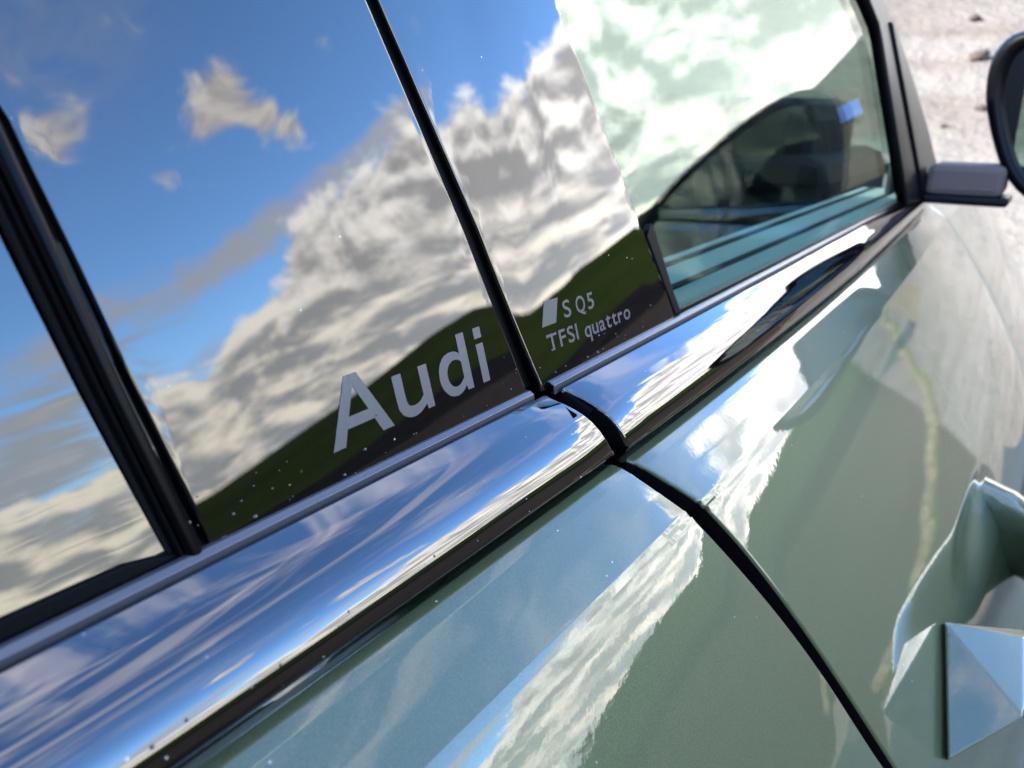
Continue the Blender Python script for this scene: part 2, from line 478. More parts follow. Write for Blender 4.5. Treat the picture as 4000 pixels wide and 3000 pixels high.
def tube(name, path, radii, m, parent=None, seg=16, squash=1.0, upv=(0, 0, 1), boxy=1.0):
    verts, faces = [], []
    k = len(path); path = [Vector(p) for p in path]
    for i, p in enumerate(path):
        t = (path[min(k - 1, i + 1)] - path[max(0, i - 1)]).normalized()
        a = t.cross(Vector(upv)).normalized(); b_ = a.cross(t)
        r = radii[i] if isinstance(radii, (list, tuple)) else radii
        for j in range(seg):
            th = 2 * math.pi * j / seg
            cc, ss = math.cos(th), math.sin(th)
            cc = math.copysign(abs(cc) ** boxy, cc); ss = math.copysign(abs(ss) ** boxy, ss)
            verts.append(p + a * (r * cc) + b_ * (r * squash * ss))
    for i in range(k - 1):
        for j in range(seg):
            faces.append((i * seg + j, i * seg + (j + 1) % seg, (i + 1) * seg + (j + 1) % seg, (i + 1) * seg + j))
    faces.append(tuple(range(seg))[::-1]); faces.append(tuple((k - 1) * seg + j for j in range(seg)))
    return mesh(name, verts, faces, m, parent)

# ------------------------------------------------------------------ ground and slopes
SIL = [(-180, 2.5), (-120, 1.5), (-90, .8), (-70, .2), (-60, .5), (-52, 1.6), (-47, 2.6), (-42, 4.1), (-37, 3.7), (-33, 3.9), (-28, 4.9), (-24, 5.8), (-20, 6.5), (-14.5, 7.4), (-12.6, 8.2), (-10.6, 9.0), (-8, 10.2), (0, 12.5), (30, 12.5), (60, 9), (100, 4), (180, 2.5)]
def sil(a):
    return sum(sil0(max(-180, min(180, a + d))) for d in (-3, -2, -1, 0, 1, 2, 3)) / 7 if -75 < a < -9 else sil0(a)
def sil0(a):
    for (a0, e0), (a1, e1) in zip(SIL[:-1], SIL[1:]):
        if a0 <= a <= a1: return e0 + (e1 - e0) * (a - a0) / (a1 - a0)
    return 2.5
def sm(x, a, b):
    t = min(1, max(0, (x - a) / (b - a))); return t * t * (3 - 2 * t)
R1, R2 = 11.0, 130.0
def height(r, a):
    e = sil(a)
    e1 = e - 3.4           # elevation of the foot of the slope seen from the camera
    h1 = max(0.0, HC + R1 * math.tan(rad(e1)))
    if r <= R1: return h1 * sm(r, 3.2, R1 + 1.5) * .9 if a < -4 or a > 100 else h1 * sm(r, 3.5, R1 + 1.5) * .9
    t = (r - R1) / (R2 - R1)
    h0 = h1 * sm(R1, 3.2, R1 + 1.5) * .9
    h2 = HC + R2 * math.tan(rad(e))
    if t <= 1: 
        # straight lines of sight: elevation climbs smoothly
        ea = math.degrees(math.atan2(h0 - HC, R1)); ee = math.degrees(math.atan2(h2 - HC, R2))
        return HC + r * math.tan(rad(ea + (ee - ea) * (1 - (1 - min(1, t)) ** 5)))
    return h2 - (r - R2) * .06
RADS = [0, .5, 1, 1.5, 2, 2.5, 3, 3.5, 4, 5, 6, 7, 8, 9, 10, 11, 12, 13, 14, 16, 18, 21, 25, 30, 37, 46, 60, 80, 105, 130, 180, 400]
AZS = [i * 1.5 - 180 for i in range(240)]
def sector(name, m, r0, r1, cond, kind='structure', dz=0.0, a_soft=0):
    verts, faces, ix = [], [], {}
    rs = [r for r in RADS if r0 <= r <= r1]
    for i, r in enumerate(rs):
        for j, a in enumerate(AZS):
            jit = .012 * (rnd.random() - .5) * (r > 11)
            ix[i, j] = len(verts)
            verts.append((r * math.cos(rad(a)), r * math.sin(rad(a)), height(r, a) + dz + jit * r * .05))
    for i in range(len(rs) - 1):
        for j in range(len(AZS)):
            a = AZS[j]
            if not cond(a): continue
            j2 = (j + 1) % len(AZS)
            faces.append((ix[i, j], ix[i + 1, j], ix[i + 1, j2], ix[i, j2]))
    used = sorted({v for f in faces for v in f}); mp = {v: k for k, v in enumerate(used)}
    o = mesh(name, [verts[v] for v in used], [tuple(mp[v] for v in f) for f in faces], m)
    return tag(o, kind=kind)
isg = lambda a: not (-17 < a < 95)
sector('ground', M['gravel'], 0, 9, lambda a: isg(a) )
sector('ground', M['gravel'], 0, 3.5, lambda a: not isg(a))
sector('soil_strip', M['soil'], 9, 11, isg)
sector('hillside', M['field'], 11, 400, isg)
sector('stony_slope', M['chalk'], 3.5, 400, lambda a: not isg(a))
# asphalt lane beside the car
mesh('lane', [(-9, -1.82, .004), (9.5, -1.82, .004), (9.5, -.55, .004), (2.9, -.25, .004), (2.9, 2.6, .004), (-9, 2.6, .004)], [(0, 1, 2, 3, 4, 5)], M['asphalt'], smooth=False)['kind'] = 'structure'
# verge: dry straw tufts with a green inner edge
def verge(name, m, x0, x1, y0, y1, cnt, hmin, hmax):
    vs, fs = [], []
    for _ in range(cnt):
        x = x0 + (x1 - x0) * rnd.random(); y = y0 + (y1 - y0) * rnd.random() + .04 * math.sin(x * 2.1) + .02 * math.sin(x * 7.3)
        h = hmin + (hmax - hmin) * rnd.random(); a = rnd.random() * 6.283; w = .006 + .006 * rnd.random()
        lx, ly = (rnd.random() - .5) * h * .9, (rnd.random() - .5) * h * .9
        z = height(math.hypot(x, y), math.degrees(math.atan2(y, x)))
        b = len(vs); ca, sa = math.cos(a) * w, math.sin(a) * w
        vs += [(x - ca, y - sa, z), (x + ca, y + sa, z), (x + lx + ca * .2, y + ly + sa * .2, z + h)]
        fs.append((b, b + 1, b + 2))
    return tag(mesh(name, vs, fs, m, smooth=False), kind='stuff')
verge('dry_grass', M['straw'], 3.0, 9.5, -1.99, -1.89, 14000, .015, .05)
tag(bpy.data.objects['dry_grass'], 'strip of dry straw coloured grass along the edge of the grey lane', 'dry grass')
verge('verge_grass', M['moss'], 3.0, 9.5, -1.89, -1.84, 2500, .015, .035)
tag(bpy.data.objects['verge_grass'], 'thin fringe of short green grass between lane and dry grass', 'grass')
# stones on the slope ahead
STN = ['largest brown stone on the pale ground, close to the wing mirror', 'small brown stone farthest up the pale ground, above all the others', 'small brown stone just above the mirror arm on the pale ground', 'tiny brown stone on pale ground beside the wing mirror housing', 'brown stone on pale ground in the middle between pillar and mirror']
for k, (a, r, s_) in enumerate([(6.0, 8.6, .09), (6.6, 9.6, .06), (5.8, 6.2, .045), (7.2, 7.3, .03), (5.3, 7.6, .05)]):
    bm = bmesh.new(); bmesh.ops.create_icosphere(bm, subdivisions=2, radius=s_)
    for v in bm.verts: v.co *= .75 + .5 * rnd.random(); v.co.z *= .6
    me = bpy.data.meshes.new('stone'); bm.to_mesh(me); bm.free(); me.materials.append(M['stone'])
    o = bpy.data.objects.new('stone', me); COL.objects.link(o)
    o.location = (r * math.cos(rad(a)), r * math.sin(rad(a)), height(r, a) + s_ * .3)
    tag(o, STN[k], 'stone', group='stones on the pale ground')
# upright board with a blue plate, seen mirrored in the front window
bd = empty('sign_board', (0, 0, 0), 'tall beige wooden board with a blue plate near its top', 'board')
ra, aa = 7.0, -11.6
bx, by = 1.05 + ra * math.cos(rad(aa)), .17 + ra * math.sin(rad(aa)); bz = height(math.hypot(bx, by), math.degrees(math.atan2(by, bx)))
bd.location = (bx, by, bz)
box('panel', (bx - .03, by - .22, bz - .1), (bx + .03, by + .17, HC + .0 + ra * math.tan(rad(7.3))), M['wood'], bd)
box('blue_plate', (bx - .05, by - .10, HC + ra * math.tan(rad(5.3))), (bx - .031, by + .10, HC + ra * math.tan(rad(6.5))), M['bluesign'], bd, .002)

# ------------------------------------------------------------------ the car
car = empty('car', (0.3, 1.05, 0), 'dark green car seen close along its window line and door edges', 'car')
# profiles (y,z) in mm relative to the camera, walking outward and down
LIP = [(158.6, -105.2), (157.2, -105.3), (155.3, -106.3), (154.9, -109.5)]
TRIM = [(154.9, -111.5), (153.6, -107.6), (144.5, -111.2), (138.2, -115.4), (134.6, -118.9), (131.9, -122.6), (129.95, -126.4), (128.7, -129.9), (128.35, -132.0), (128.7, -132.6), (133.0, -138.5)]
TRIM_R = [0, .7, 40, 30, 25, 25, 25, 20, .5, .5, 0]
DOOR_TOP = [(136.0, -141.5), (131.5, -139.6), (127.6, -140.0), (123.4, -141.8), (112.0, -148.5), (101.4, -155.2), (98.9, -158.1), (97.1, -160.4)]
TILT = [(-160.4, 37.5), (-166, 35.4), (-178, 34.1), (-195, 33.0), (-215, 32.0), (-240, 30.2), (-270, 28), (-306, 26), (-345, 24), (-390, 18), (-440, 8), (-500, -4), (-570, -14), (-640, -24), (-720, -30)]
DOOR_R = [0, 1.5, 6, 8, 60, 1.5, 3, 0]
def door_profile():
    pts = fillet(DOOR_TOP, DOOR_R, 4); y, z = pts[-1]
    while z > -718:
        st = 2.0 if z > -330 else 10.0
        for (z0, t0), (z1, t1) in zip(TILT[:-1], TILT[1:]):
            if z1 <= z - st / 2 <= z0: t = t0 + (t1 - t0) * (z0 - (z - st / 2)) / (z0 - z1)
        y -= st * math.tan(rad(t)); z -= st; pts.append(Vector((y, z)))
    return pts
DOORP = door_profile()
def poly_cut(pts, deg, zlo, slope, off=0.0):
    zs = np.array([p[0] for p in pts], float); xs = np.array([p[1] for p in pts], float)
    c = np.polyfit(zs + 200, xs, deg)
    return lambda z: off + (float(np.polyval(c, z + 200)) if z > zlo else float(np.polyval(c, zlo + 200)) + (zlo - z) * slope)
rear_cut = poly_cut([(-136, 255.5), (-142.2, 256.4), (-146.3, 258.9), (-154.7, 263.2), (-157.6, 264.9), (-167.1, 271), (-181.2, 279), (-204.1, 289.6), (-223, 297), (-238, 303.6), (-260.6, 313), (-295.4, 326.8)], 4, -300, .34)
front_cut = poly_cut([(-136, 266.5), (-144.4, 268.8), (-149.9, 272.9), (-156.9, 280), (-160.6, 282.3), (-166.4, 285.6), (-175.7, 290.0), (-187.8, 295), (-208.7, 302.6), (-224.3, 308.4), (-256, 320), (-303, 337)], 4, -305, .34, -1.6)
rear_tcut = poly_cut([(-108, 236), (-111, 241.5), (-116.2, 244.6), (-119.6, 245.4), (-125, 247.6), (-132.7, 252.2), (-138, 255.5)], 3, -140, .4)
front_tcut = poly_cut([(-107, 246.5), (-112, 251.8), (-115.7, 255.6), (-119, 257.4), (-124, 258.6), (-132.9, 261.6), (-138, 265)], 3, -140, .4)
def warp_r(x, y, z):                     # gentle rise of the belt line toward the rear
    return y, z + max(0.0, (232 - x)) * .012 * (1.0 if z > -140 else max(0, 1 - (-140 - z) / 40.))
def warp_f(x, y, z):
    y2, z2 = warp_f0(x, y, z)
    e = (abs((x - 625) / 130.) ** 2.6 + abs((z2 + 306) / 25.) ** 2.6) ** (1 / 2.6)
    if e < 1.0 and z2 < -200: y2 += 7 * (1 - e * e) ** 2
    return y2, z2
def warp_f0(x, y, z):
    t = max(0.0, (x - 300) / 700.)
    k = 0.25 if z > -112 else min(1.0, .25 + (-112 - z) / 20. * .75)
    y2 = y - 1.0 + 20 * t * t * k
    # lower face stands a little straighter towards the front
    if z < -165: y2 += -min(1, t * 1.4 + .15) * (-165 - z) * .10
    return y2, z - 1.5 + 1.5 * (1 - min(1, -(z + 105) / 8)) * (z > -113)
FAR_R, FAR_F = -900.0, 1330.0
rd = mesh('rear_door', *(lambda o: ([], []))(0), M['paint'], car) if False else None
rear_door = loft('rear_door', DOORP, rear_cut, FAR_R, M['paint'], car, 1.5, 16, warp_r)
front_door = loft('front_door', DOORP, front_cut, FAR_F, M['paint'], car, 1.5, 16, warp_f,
                  cols=[i / 14 * .5 for i in range(14)] + [.5 + i / 60 * .49 for i in range(60)])
def sub(name, prof, rr, cut, far, m, parent, e, dp, w, **k):
    return loft(name, fillet(prof, rr, 4), cut, far, m, parent, e, dp, w, **k)
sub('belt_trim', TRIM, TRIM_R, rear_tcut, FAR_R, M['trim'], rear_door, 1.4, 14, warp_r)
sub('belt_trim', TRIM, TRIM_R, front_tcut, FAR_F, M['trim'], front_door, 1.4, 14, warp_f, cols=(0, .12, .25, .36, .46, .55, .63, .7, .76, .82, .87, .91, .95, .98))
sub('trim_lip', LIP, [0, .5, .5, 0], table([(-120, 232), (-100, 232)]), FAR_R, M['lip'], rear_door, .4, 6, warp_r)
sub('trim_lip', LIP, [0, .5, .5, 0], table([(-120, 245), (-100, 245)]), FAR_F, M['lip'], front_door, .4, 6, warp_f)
def bender(tab, reach):
    f = table(tab)
    return lambda u, v: -math.tan(rad(f(max(tab[0][0], min(tab[-1][0], u))))) * reach * (1 - math.exp(-max(0, v) / reach))
bend_r = bender([(-145, 1.9), (-120, 1.3), (-80, .8), (-40, .5), (-15, .1), (0, -1.3)], 30)
bend_f = bender([(7, 4.6), (24, 3.4), (45, 2.2), (80, 1.2), (115, .3), (138, -1.8)], 26)
# window line of the rear door
slab('pillar_cover', [(-141.5, -3), (-1.4, -3), (-1.4, .5), (-18.7, 66.3), (-42.4, 142.1), (-95, 310), (-215, 310), (-157.3, 106.6), (-149.0, 46.9)], -4, 0, M['gloss'], rear_door, 1.3, 4, bend_r)
slab('window_pane', [(-1080, -6), (-144, -6), (-152, 46.9), (-160, 106.6), (-221, 310), (-1000, 310)], -7.0, -3.4, M['privacy'], rear_door, 0, 3, lambda u, v: -math.tan(rad(3.0)) * 60 * (1 - math.exp(-max(0, v) / 60)) if v > -4 else 0)
# seal between rear pane and pillar cover: felt channel, lip, glossy strip
def strip(name, a, b, d0, d1, m, parent, bev=1.0):
    return slab(name, a + b[::-1], d0, d1, m, parent, bev)
ctr = [(-143.5, -2), (-150.8, 46.9), (-158.6, 106.6), (-216, 310)]
sh = lambda L, dx: [(u - dx, v) for u, v in L]
strip('window_seal', sh(ctr, 4.6), sh(ctr, .6), -7, 1.4, M['rubber_gloss'], rear_door, 1.6)
strip('seal_lip', sh(ctr, 5.9), sh(ctr, 4.7), -7, -.2, M['rubber'], rear_door, .7)
strip('felt_channel', sh(ctr, 7.3), sh(ctr, 6.0), -5.5, -2.6, M['felt'], rear_door, .5)
slab('glass_run', [(-1080, -6), (-147, -6), (-147, 3.2), (-162, 6.6), (-192, 7.4), (-1080, 9)], -5, -2.0, M['rubber'], rear_door, .8)
# front door window line
slab('pillar_cover', [(7.6, -3), (139.5, -3), (138.2, 1.7), (113, 62), (74.1, 154.1), (8, 310), (-90, 310), (-35.2, 142.8), (-9.3, 65.3), (7.6, 1.2)], -4, 0, M['gloss'], front_door, 1.3, 4, bend_f)
slab('window_pane', [(137, -6), (1075, -12), (980, 86), (880, 158), (756, 224), (500, 310), (6, 310), (73, 154)], -7.5, -3.4, M['glass'], front_door)
slab('cover_edge', [(138.4, 1.5), (146.0, 1.5), (140, 16), (131, 44), (127.5, 52), (120, 46)], -3.5, .5, M['rubber'], front_door, .8)
slab('glass_run', [(138, -6), (1010, -12), (940, 2.2), (138, 3.0)], -3.4, -1.2, M['rubber_gloss'], front_door, .6)
# A-pillar
slab('pillar_trim', [(789, -4), (1085, -18), (977, 86), (880, 158.5), (813, 199), (756, 224), (600, 310), (440, 310), (676, 216), (718, 193), (727, 180), (752, 105)], -6, 6, M['plastic'], front_door, 4, 3)
slab('pillar_ridge', [(880, -4), (940, -6), (800, 196), (770, 200)], 5, 10, M['plastic'], front_door, 3, 3)
# inner body seen through the door gaps
GAPIN = [Vector((172, -111)), Vector((168, -116)), Vector((160, -140)), Vector((120, -165)), Vector((85, -230)), Vector((45, -310)), Vector((25, -420)), Vector((40, -640))]
v_, f_ = [], []
for i, p in enumerate(GAPIN):
    v_ += [W_(150, p.x, p.y), W_(480, p.x, p.y)]
    if i: f_.append((2 * i - 2, 2 * i - 1, 2 * i + 1, 2 * i))
v_ += [P(-260, 330, -16), P(160, 330, -16), P(-60, -4, -16), P(60, -4, -16)]
f_.append((len(v_) - 2, len(v_) - 1, len(v_) - 3, len(v_) - 4))
mesh('door_frame', v_, f_, M['dark'], car, smooth=False)
strip('gap_seal', [(-4, 0), (-22, 66), (-46, 142), (-100, 310)], [(10, 0), (-7, 66), (-33, 142), (-86, 310)], -9, -5, M['rubber'], rear_door, 1)

# ------- lettering on the pillar covers
def smooth_loop(pts, flags, k=5):
    """closed outline; flag 1 marks a sharp corner"""
    n = len(pts); out = []
    for i in range(n):
        p1, p2 = Vector(pts[i]), Vector(pts[(i + 1) % n])
        if flags[i] and flags[(i + 1) % n]: out.append(p1); continue
        p0 = p1 if flags[i] else Vector(pts[i - 1]); p3 = p2 if flags[(i + 1) % n] else Vector(pts[(i + 2) % n])
        for j in range(k):
            t = j / k
            out.append(.5 * ((2 * p1) + (p2 - p0) * t + (2 * p0 - 5 * p1 + 4 * p2 - p3) * t * t + (3 * p1 - p0 - 3 * p2 + p3) * t ** 3))
    return out
def curve_mesh(cu):
    ob = bpy.data.objects.new('t', cu); COL.objects.link(ob)
    ev = ob.evaluated_get(bpy.context.evaluated_depsgraph_get()); me0 = ev.to_mesh()
    vs = [v.co.copy() for v in me0.vertices]; fs = [tuple(p.vertices) for p in me0.polygons]
    ev.to_mesh_clear(); bpy.data.objects.remove(ob); bpy.data.curves.remove(cu)
    return vs, fs
def PR(u, v): return P(u, v, .14 + (bend_r if u < 0 else bend_f)(u, v))
def glyph(loops, u0, v0, m, parent):
    cu = bpy.data.curves.new('t', 'CURVE'); cu.dimensions = '2D'; cu.fill_mode = 'FRONT'
    for pts, fl in loops:
        q = smooth_loop(pts, fl)
        sp_ = cu.splines.new('POLY'); sp_.points.add(len(q) - 1); sp_.use_cyclic_u = True
        for p, w in zip(sp_.points, q): p.co = (w.x, w.y, 0, 1)
    vs, fs = curve_mesh(cu)
    return mesh('letter', [PR(u0 + v.x, v0 + v.y) for v in vs], fs, m, parent, smooth=False)
gA = [([(0, 0), (10.4, 20.6), (15.4, 20.6), (25.6, 0), (20.5, 0), (18.3, 4.9), (7.1, 4.9), (4.9, 0)], [1] * 8),
      ([(8.7, 8.4), (16.8, 8.4), (12.8, 17.0)], [1] * 3)]
gu = [([(0, 14.8), (4.2, 14.8), (4.2, 5.6), (5.2, 3.6), (7.4, 3.1), (10.0, 3.6), (12.3, 5.2), (12.3, 14.8), (16.5, 14.8), (16.5, 0), (13.2, 0), (12.9, 1.9), (10.0, .2), (6.4, -.5), (3.0, .3), (.7, 2.4), (0, 5.4)],
       [1, 1, 0, 0, 0, 0, 1, 1, 1, 1, 1, 1, 0, 0, 0, 0, 0])]
gd = [([(12.4, 20.4), (16.6, 20.4), (16.6, 0), (13.3, 0), (12.9, 1.9), (10.4, .2), (7.2, -.4), (3.5, .7), (.9, 3.6), (0, 7.4), (.9, 11.3), (3.5, 14.2), (7.2, 15.2), (10.2, 14.9), (12.4, 13.7)],
       [1, 1, 1, 1, 1, 0, 0, 0, 0, 0, 0, 0, 0, 0, 1]),
      ([(12.4, 10.8), (10.4, 11.9), (7.9, 12.0), (5.6, 10.7), (4.4, 8.6), (4.3, 6.2), (5.3, 4.0), (7.3, 2.9), (9.7, 3.1), (12.4, 4.9)], [1, 0, 0, 0, 0, 0, 0, 0, 0, 1])]
gi = [([(0, 0), (0, 14.4), (4.1, 14.4), (4.1, 0)], [1] * 4), ([(0, 16.4), (0, 20.4), (4.1, 20.4), (4.1, 16.4)], [1] * 4)]
glyph(gA, -98.7, 10.7, M['letter'], rear_door)
glyph(gu, -69.8, 11.1, M['letter'], rear_door)
glyph(gd, -48.4, 11.3, M['letter'], rear_door)
glyph(gi, -26.4, 11.3, M['letter'], rear_door)
def word(txt, u0, u1, v0, size, m, parent, gap=.9, bold=0.0):
    L = []
    for ch in txt:
        cu = bpy.data.curves.new('t', 'FONT'); cu.body = ch; cu.size = size / .729; cu.offset = bold; cu.resolution_u = 5
        vs, fs = curve_mesh(cu); x0 = min(v.x for v in vs); x1 = max(v.x for v in vs); L.append((vs, fs, x0, x1 - x0))
    k = (u1 - u0) / (sum(l[3] for l in L) + gap * (len(L) - 1)); u = u0
    for vs, fs, x0, w in L:
        mesh('letter', [PR(u + (v.x - x0) * k, v0 + v.y) for v in vs], fs, m, parent, smooth=False)
        u += (w + gap) * k
slab('emblem', [(17.7, 22.1), (28.0, 22.0), (32.7, 31.8), (22.6, 32.2)], .02, .14, M['emblem'], front_door, 0, 3, bend_f)
word('S', 34.8, 40.6, 22.4, 7.6, M['letter_pale'], front_door, bold=.12)
word('Q', 44.9, 52.4, 22.1, 7.5, M['letter_pale'], front_door, bold=.12)
word('5', 54.6, 60.0, 22.0, 7.5, M['letter_pale'], front_door, bold=.12)
word('TFSI', 18.9, 42.5, 11.5, 7.2, M['letter_pale'], front_door, 1.1, bold=.12)
word('quattro', 47.8, 90.5, 10.5, 7.4, M['letter_pale'], front_door, .9, bold=.12)

def droplets(name, pts, parent):
    bm = bmesh.new()
    for p, nrm_, r in pts:
        t = Vector((1, 0, 0)); b_ = nrm_.cross(t).normalized(); t = b_.cross(nrm_)
        rings = [[bm.verts.new(p + (t * math.cos(q * math.pi / 4) + b_ * math.sin(q * math.pi / 4)) * r * c_ + nrm_ * r * h) for q in range(8)] for c_, h in ((1, -.05), (.85, .32), (.5, .52))]
        tp = bm.verts.new(p + nrm_ * r * .58)
        for a, b2 in zip(rings[:-1], rings[1:]):
            for q in range(8): bm.faces.new((a[q], a[(q + 1) % 8], b2[(q + 1) % 8], b2[q]))
        for q in range(8): bm.faces.new((rings[-1][q], rings[-1][(q + 1) % 8], tp))
    me = bpy.data.meshes.new(name); bm.to_mesh(me); bm.free(); me.materials.append(M['drop'])
    for p in me.polygons: p.use_smooth = True
    o = bpy.data.objects.new(name, me); COL.objects.link(o); o['kind'] = 'stuff'; o.parent = parent
    return o
pts = []
for _ in range(34):
    u, v = -150 + 148 * rnd.random(), 2 + 16 * rnd.random() ** 1.8
    if rnd.random() < .35: u = -150 + 40 * rnd.random()
    pts.append((P(u, v, bend_r(max(-140, u), v)), NN, .0002 + .0006 * rnd.random() ** 3))
for _ in range(20):
    u, v = 10 + 125 * rnd.random(), 2 + 14 * rnd.random() ** 1.8
    pts.append((P(u, v, bend_f(u, v)), NN, .0003 + .0004 * rnd.random() ** 2))
droplets('water_droplets', pts, rear_door)
pts = []
for _ in range(34):
    x = 235 - 230 * rnd.random(); z = -125 - 6.5 * rnd.random()
    y = 130.7 + (z + 125) * .32
    y, z = warp_r(x, y, z); pts.append((W_(x, y - .05, z), Vector((0, -.95, .3)), .0003 + .0004 * rnd.random() ** 2))
droplets('water_droplets', pts, rear_door)

# ------- wing mirror
wm = box('wing_mirror_foot', W_(1118, 64, -105), W_(1190, 150, -67), M['greyplastic'], front_door, .008)
wm.name = 'mirror_arm'
box('arm_base', W_(1120, 56, -116), W_(1195, 152, -104.5), M['plastic'], front_door, .004)
OUT = [(79, 84), (100, 70), (107, 45), (105, 15), (99, -8), (86, -42), (68, -76), (40, -104), (0, -116), (-80, -120), (-160, -116), (-200, -102), (-216, -70), (-212, -30), (-190, 2), (-120, 40), (-40, 68), (30, 84)]
def ring(poly, k=3):
    pts = [Vector(p) for p in poly]; out = []
    n = len(pts)
    for i in range(n):
        p0, p1, p2, p3 = pts[i - 1], pts[i], pts[(i + 1) % n], pts[(i + 2) % n]
        for j in range(k):
            t = j / k
            out.append(.5 * ((2 * p1) + (p2 - p0) * t + (2 * p0 - 5 * p1 + 4 * p2 - p3) * t * t + (3 * p1 - p0 - 3 * p2 + p3) * t ** 3))
    return out
ro = ring(OUT); cen = sum(ro, Vector((0, 0))) / len(ro)
def layer(x, sc, d=0.0):
    return [(x + (p.x - cen.x) * d - (p.y - cen.y) * d * .25, cen.x + (p.x - cen.x) * sc, cen.y + (p.y - cen.y) * sc) for p in ro]
# housing: front rim -> back shell
tilt = .27
lays = [layer(1118, .86, tilt), layer(1103, .86, tilt), layer(1097, .885, tilt), layer(1096, .93, tilt), layer(1100, .975, tilt), layer(1110, 1.0, tilt), layer(1140, 1.0, tilt), layer(1180, .93, tilt * .5), layer(1215, .75, 0), layer(1235, .45, 0), layer(1240, .05, 0)]
vs, fs, fm = [], [], []
k = len(ro)
for L in lays: vs += [W_(*p) for p in L]
for i in range(len(lays) - 1):
    for j in range(k):
        fs.append((i * k + j, i * k + (j + 1) % k, (i + 1) * k + (j + 1) % k, (i + 1) * k + j)); fm.append(0)
mirror = mesh('wing_mirror', vs, fs, M['plastic'], car)
gl = layer(1106, .875, tilt)
mesh('mirror_glass', [W_(*p) for p in gl], [tuple(range(k))], M['mirror'], mirror, smooth=False)
capv, capf = [], []
cl_ = [layer(1142, 1.012, tilt), layer(1182, .945, tilt * .5), layer(1217, .765, 0), layer(1238, .46, 0), layer(1243, .05, 0)]
for L in cl_: capv += [W_(*p) for p in L]
for i in range(len(cl_) - 1):
    for j in range(k):
        zz = sum(cl_[i][q % k][2] for q in (j, j + 1)) / 2
        if zz > -70: capf.append((i * k + j, i * k + (j + 1) % k, (i + 1) * k + (j + 1) % k, (i + 1) * k + j))
mesh('mirror_cap', capv, capf, M['paint'], mirror)
arm = bpy.data.objects['mirror_arm']; arm.parent = mirror; arm.matrix_parent_inverse = Matrix()

# ------- door handle (front door): cup, bar and faceted rear end
def spline3(pts, k=5):
    pts = [Vector(p) for p in pts]; out = []
    for i in range(len(pts) - 1):
        p0, p1, p2, p3 = pts[max(0, i - 1)], pts[i], pts[i + 1], pts[min(len(pts) - 1, i + 2)]
        for j in range(k):
            t = j / k
            out.append(.5 * ((2 * p1) + (p2 - p0) * t + (2 * p0 - 5 * p1 + 4 * p2 - p3) * t * t + (3 * p1 - p0 - 3 * p2 + p3) * t ** 3))
    return out + [pts[-1]]
hpath = spline3([W_(716, 36, -330), W_(710, 8, -335), W_(698, -18, -338), W_(672, -40, -334), W_(625, -50, -326), W_(560, -54, -322), W_(520, -52, -326), W_(480, -44, -332)])
handle = tube('handle', hpath, [.018 - .0055 * min(1, max(0, i - 8) / 12) for i in range(len(hpath))],
              M['paint'], front_door, 28, 1.85, (0, 0, 1), .5)
bm = bmesh.new()
for p in [(463, 8.25, -293.5), (388, -8.7, -328), (474, -35.9, -314), (485, -32.5, -300), (418, -37.4, -306), (515, 9.1, -326.6), (402, -9.2, -341), (460, -40, -340), (512, -44, -308), (512, -52, -330), (500, -20, -355)]:
    bm.verts.new(W_(*p))
bmesh.ops.convex_hull(bm, input=bm.verts[:])
bmesh.ops.recalc_face_normals(bm, faces=bm.faces[:])
bmesh.ops.dissolve_limit(bm, angle_limit=rad(5), verts=bm.verts[:], edges=bm.edges[:])
bmesh.ops.bevel(bm, geom=bm.edges[:], offset=.0014, segments=3, profile=.5, affect='EDGES')
me = bpy.data.meshes.new('lock_cover'); bm.to_mesh(me); bm.free(); me.materials.append(M['paint'])
for p in me.polygons: p.use_smooth = True
o = bpy.data.objects.new('lock_cover', me); COL.objects.link(o); o.parent = front_door
md = o.modifiers.new('w', 'WEIGHTED_NORMAL')

# ------- rest of the car body (simple, seen only through glass or in the wing mirror)
def sheet(name, pts, m, parent, thick=.02):
    pts = [Vector(p) for p in pts]
    nrm_ = (pts[1] - pts[0]).cross(pts[2] - pts[0]).normalized() * thick
    n = len(pts); vs = pts + [p - nrm_ for p in pts]
    fs = [tuple(range(n)), tuple(range(2 * n - 1, n - 1, -1))] + [(i, i + n, (i + 1) % n + n, (i + 1) % n) for i in range(n)]
    return mesh(name, vs, fs, m, parent, smooth=False)
ZB = HC - .106
sheet('roof', [(-1.3, .30, 1.60), (.55, .30, 1.62), (.55, 1.72, 1.62), (-1.3, 1.72, 1.60)], M['paint'], car)
sheet('windscreen', [(1.75, .28, ZB + .02), (1.75, 1.75, ZB + .02), (.57, 1.66, 1.61), (.57, .34, 1.61)], M['clear'], car, .004)
sheet('far_door', [(-1.4, 1.86, .3), (1.6, 1.86, .3), (1.6, 1.86, ZB), (-1.4, 1.86, ZB)], M['beige'], car)
sheet('far_window', [(-1.4, 1.84, ZB), (1.55, 1.84, ZB), (.55, 1.70, 1.6), (-1.3, 1.70, 1.6)], M['privacy'], car, .004)
sheet('tailgate', [(-1.45, .2, .6), (-1.45, 1.9, .6), (-1.3, 1.75, 1.6), (-1.3, .27, 1.6)], M['dashblack'], car, .01)
sheet('floor_pan', [(-1.8, .2, .28), (3.0, .2, .28), (3.0, 1.9, .28), (-1.8, 1.9, .28)], M['dashblack'], car)
sheet('bonnet', [(1.72, .24, ZB + .0), (2.9, .32, ZB - .12), (2.9, 1.72, ZB - .12), (1.72, 1.78, ZB + .0)], M['paint'], car)
dash = box('dashboard', (1.22, .30, .72), (1.72, 1.78, 1.09), M['dashblack'], car, .04)
box('instrument_cowl', (1.27, .345, 1.0), (1.60, .82, 1.175), M['dashblack'], dash, .035)
